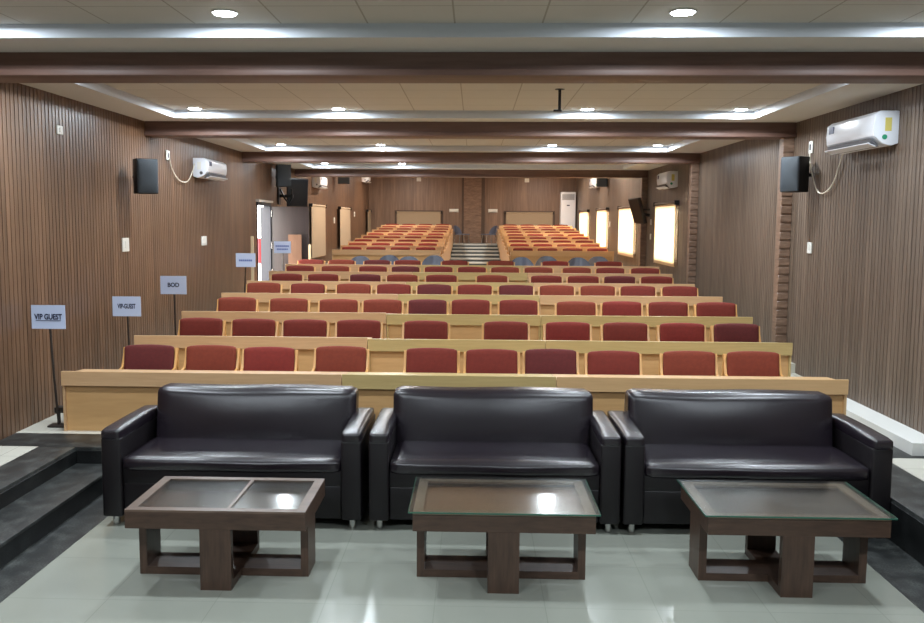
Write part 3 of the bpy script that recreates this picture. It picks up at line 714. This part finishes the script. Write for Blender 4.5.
for k in range(9):
    y = 20.9 + 1.26*k; top = 1.125 + 0.066*k; fl = 0.55 + 0.066*k; u = k/8
    desk('pale desk of the rear left block, %s row from its front' % ON[k], -3.32+0.1*u, -0.79, y, top, fl, 'desk_tan', group='desks of the rear blocks')
    desk('pale desk of the rear right block, %s row from its front' % ON[k], 0.84, 3.22+0.12*u, y, top, fl, 'desk_honey', group='desks of the rear blocks')
# stepped side boards along the aisle, one per block
for nm, x0, x1, lab in (('aisle_side_board', -0.778, -0.748, 'stepped pale wood board along the aisle side of the rear left block'), ('aisle_side_board', 0.80, 0.828, 'stepped pale wood board along the aisle side of the rear right block')):
    b = MB()
    for k in range(9):
        y = 20.9 + 1.26*k
        b.box(x0, x1, y, y+(1.258 if k < 8 else 0.6), 0.462 if y < 26.8 else (0.462 + 0.09*max(0, min(6, int((y+1.26-27.2)/0.8)+1))), 1.00 + 0.066*k)
    tag(b.build(nm, M['desk_tan']), lab, 'panel')

# ------------------------------------------------------------------ red chairs
def make_chair():
    t = thing('auditorium_chair', '', 'chair')
    T = 0.615
    def wr(p):
        q = p.copy(); q.y += -0.9*p.x*p.x*0.35 + 0.12*(p.z); q.z += -0.18*p.x*p.x*(1 if p.z > 0 else 0.6)*(1 if p.z > 0 else -1)*0.8
        return q
    b = MB(); puffy(b, (0, 0, T-0.135), (0.475, 0.055, 0.27), 0.024, (0,0.012,0.004), 9, wr); b.build('back_cushion', M['red_a'], t, smooth=70)
    b = MB(); puffy(b, (0, -0.22, 0.325), (0.46, 0.38, 0.06), 0.025, (0,0,0.01), 6); b.build('seat_cushion', M['red_a'], t, smooth=70)
    b = MB(); b.box(-0.235, 0.235, 0.040, 0.052, 0.34, T-0.03); b.build('back_shell', M['ply'], t, bevel=0.004, seg=1)
    for s in (-1, 1):
        x = s*0.250
        b = MB(); b.strap([(x, 0.045, T-0.03), (x, 0.02, T-0.12), (x+s*0.002, -0.03, T-0.22), (x+s*0.004, -0.16, T-0.25), (x+s*0.006, -0.32, T-0.26), (x+s*0.006, -0.375, T-0.30), (x+s*0.006, -0.38, 0.0)], 0.022, 0.034)
        b.build('side_frame', M['ply'], t)
        b = MB(); b.strap([(x, 0.03, T-0.10), (x, 0.055, 0.34), (x, 0.11, 0.0)], 0.022, 0.034); b.build('leg', M['ply'], t)
    b = MB(); b.box(-0.25, 0.25, -0.36, -0.33, 0.275, 0.30); b.box(-0.25, 0.25, 0.03, 0.06, 0.275, 0.30); b.build('seat_rail', M['ply'], t)
    return t
CH = [
[(-3.07,8.36),(-2.48,8.37),(-1.91,8.29),(-1.25,8.39),(-0.39,8.33),(0.17,8.29),(0.72,8.34),(1.29,8.26),(1.99,8.3),(2.58,8.32)],
[(-3.02,9.83),(-2.42,9.78),(-1.85,9.76),(-1.26,9.77),(-0.52,9.74),(0.35,9.74),(1.02,9.74),(1.64,9.74),(2.25,9.74),(2.83,9.74)],
[(-3.01,11.31),(-2.33,11.23),(-1.69,11.16),(-1.14,11.16),(-0.58,11.21),(-0.04,11.26),(0.56,11.27),(1.26,11.10),(1.83,11.16),(2.40,11.16),(2.98,11.14)],
[(-3.0,12.73),(-2.35,12.63),(-1.70,12.65),(-1.13,12.63),(-0.56,12.63),(0.01,12.63),(0.59,12.63),(1.16,12.63),(1.73,12.63),(2.29,12.63),(2.87,12.63)],
[(-2.93,13.99),(-2.36,13.99),(-1.7,13.99),(-1.12,13.99),(-0.51,13.99),(0.28,13.99),(1.12,13.99),(1.69,13.99),(2.25,13.99),(2.82,13.99)],
[(-3.0,15.43),(-2.39,15.43),(-1.74,15.43),(-1.18,15.43),(-0.61,15.43),(-0.04,15.43),(0.53,15.43),(1.10,15.43),(1.75,15.43),(2.32,15.43),(2.91,15.43)],
[(-3.03,16.63),(-2.46,16.63),(-1.80,16.63),(-1.23,16.63),(-0.36,16.63),(0.49,16.63),(1.49,16.63),(2.47,16.63)]]
PAL = ['cbdbaacabb', 'aaaaaadadc', 'bbbbcaabdaa', 'babacacbbaa', 'aacbabaaca', 'abacaabbbaa', 'abcaabda']
OR = ['first', 'second', 'third', 'fourth', 'fifth', 'sixth', 'seventh', 'eighth', 'ninth', 'tenth', 'last']
proto_chair = make_chair(); used = False
variants = {}
def place_chair(x, y, z, label, group, v, jit=0.03):
    global used
    rz = random.uniform(-jit, jit)
    if not used:
        o = proto_chair; used = True; o.location = (x, y, z); o.rotation_euler = (0, 0, rz); o['label'] = label; o['group'] = group
    else: o = dup(proto_chair, (x, y, z), rz, label, group)
    for c in o.children:
        if c.name.startswith(('back_cushion', 'seat_cushion')):
            k = (c.name.split('.')[0], v)
            if k not in variants:
                me = c.data.copy(); me.materials.clear(); me.materials.append(M['red_'+v]); variants[k] = me
            c.data = variants[k]
    return o
for i, row in enumerate(CH):
    for j, (x, y) in enumerate(row):
        on = OR[j] if j < 10 else 'eleventh'
        place_chair(x, y, FL[i], 'red cushioned chair, %s from left behind the %s desk row' % (on, RN[i]), 'red chairs behind the front desk rows', PAL[i][j], 0.02)
for k in range(9):
    jit = {'left': random.choice((-0.03, 0.0, 0.03)), 'right': random.choice((-0.03, 0.0, 0.03))}
    for s, xs in (('left', (-3.0, -2.41, -1.82, -1.21)), ('right', (1.17, 1.76, 2.36, 2.95))):
        for j, x in enumerate(xs):
            u = k/8; sh = (0.12*u if s == 'left' else 0.08*u) + jit[s]
            place_chair(x+sh, 20.9+1.26*k+0.88, 0.55+0.066*k, 'red chair in the rear %s block, %s row up, %s from left' % (s, ON[k], OR[j]), 'red chairs of the rear blocks', random.choice('abdd'), 0.02)

# ------------------------------------------------------------------ slate plastic chairs
def make_plastic():
    t = thing('plastic_chair', '', 'chair'); T = 0.645
    n = 14; m_ = 7; vs = []; fs = []; th = 0.02
    for side in (0, 1):
        for j in range(m_):
            v = j/(m_-1)
            for i in range(n+1):
                u = -1 + 2*i/n
                top = T - 0.11*abs(u)**2.6
                z = 0.34 + (top-0.34)*v; y = 0.04 - 0.09*u*u + 0.08*v + side*th
                vs.append((0.25*u*(0.86+0.14*math.sin(v*PI)), y, z))
    W = n+1
    for side in (0, 1):
        o = side*m_*W
        for j in range(m_-1):
            for i in range(n): fs.append((o+j*W+i, o+j*W+i+1, o+(j+1)*W+i+1, o+(j+1)*W+i))
    o = m_*W
    for i in range(n):
        fs.append((i, i+1, o+i+1, o+i)); a = (m_-1)*W; fs.append((a+i, a+i+1, o+a+i+1, o+a+i))
    for j in range(m_-1):
        for c in (0, n): fs.append((j*W+c, (j+1)*W+c, o+(j+1)*W+c, o+j*W+c))
    b = MB(); b.add(vs, fs); b.build('backrest', M['plasticchair'], t, smooth=60)
    b = MB(); puffy(b, (0,-0.17,0.33), (0.46,0.44,0.035), 0.015, (0,0,0), 6); b.build('seat', M['plasticchair'], t)
    for sx in (-1, 1):
        for yy in (-0.33, 0.0):
            b = MB(); b.cyl((sx*0.17, yy, 0.325), (sx*0.21, yy + (0.05 if yy > -0.1 else -0.03), 0.0), 0.014, 10); b.build('leg', M['chrome'], t)
    return t
pc = make_plastic(); G2 = 'slate plastic chairs before the rear blocks'
for i, x in enumerate([-2.24, -1.73, -1.29, -0.82, 0.92, 1.47, 2.03, 2.50]):
    lab = 'slate grey plastic chair, %s from left before the rear %s block' % (OR[i % 4], 'left' if i < 4 else 'right')
    y = 17.6 + (0.6 if i in (1, 3, 5, 7) else 0.0) + (0.0 if i not in (2, 6) else 0.02)
    if i == 0: o = pc; o.location = (x, y, FL[6]); o['label'] = lab; o['group'] = G2
    else: o = dup(pc, (x*(y/17.6)**0, y, FL[6] + 0.0), random.uniform(-0.05, 0.05), lab, G2)
dup(pc, (-0.60, 32.35, 1.0), 1.1, 'plastic chair on the top landing left of the slatted centre', 'plastic chairs on the top landing')
dup(pc, (0.66, 32.35, 1.0), -1.1, 'plastic chair on the top landing right of the slatted centre', 'plastic chairs on the top landing')

# ------------------------------------------------------------------ world, sun-lit outdoors
w = bpy.data.worlds.new('World'); scene.world = w; w.use_nodes = True
bg = w.node_tree.nodes['Background']; bg.inputs['Color'].default_value = (1.0, 0.96, 0.90, 1); bg.inputs['Strength'].default_value = 15.0

# ------------------------------------------------------------------ camera
f, ppx, ppy = 900.0, 445.0, 311.5
a = math.atan(29/900); p = math.atan(90.5/900); r = 0.0055
fw = Vector((-math.sin(a)*math.cos(p), math.cos(a)*math.cos(p), -math.sin(p)))
rt = Vector((math.cos(a), math.sin(a), 0)); up = rt.cross(fw)
rt2 = math.cos(r)*rt + math.sin(r)*up; up2 = -math.sin(r)*rt + math.cos(r)*up
cam = bpy.data.cameras.new('camera'); co = bpy.data.objects.new('camera', cam); COL.objects.link(co)
mw = Matrix((( rt2.x, up2.x, -fw.x, 0), (rt2.y, up2.y, -fw.y, 0), (rt2.z, up2.z, -fw.z, 1.8), (0,0,0,1)))
co.matrix_world = mw
cam.sensor_width = 36; cam.lens = f/924*36; cam.shift_x = (462-ppx)/924; cam.clip_end = 200
scene.camera = co
vs = scene.view_settings
vs.view_transform = 'Standard'; vs.look = 'None'; vs.gamma = 1; vs.use_curve_mapping = False; vs.exposure = 0.2
scene.cycles.max_bounces = 8; scene.cycles.diffuse_bounces = 5; scene.cycles.transparent_max_bounces = 12
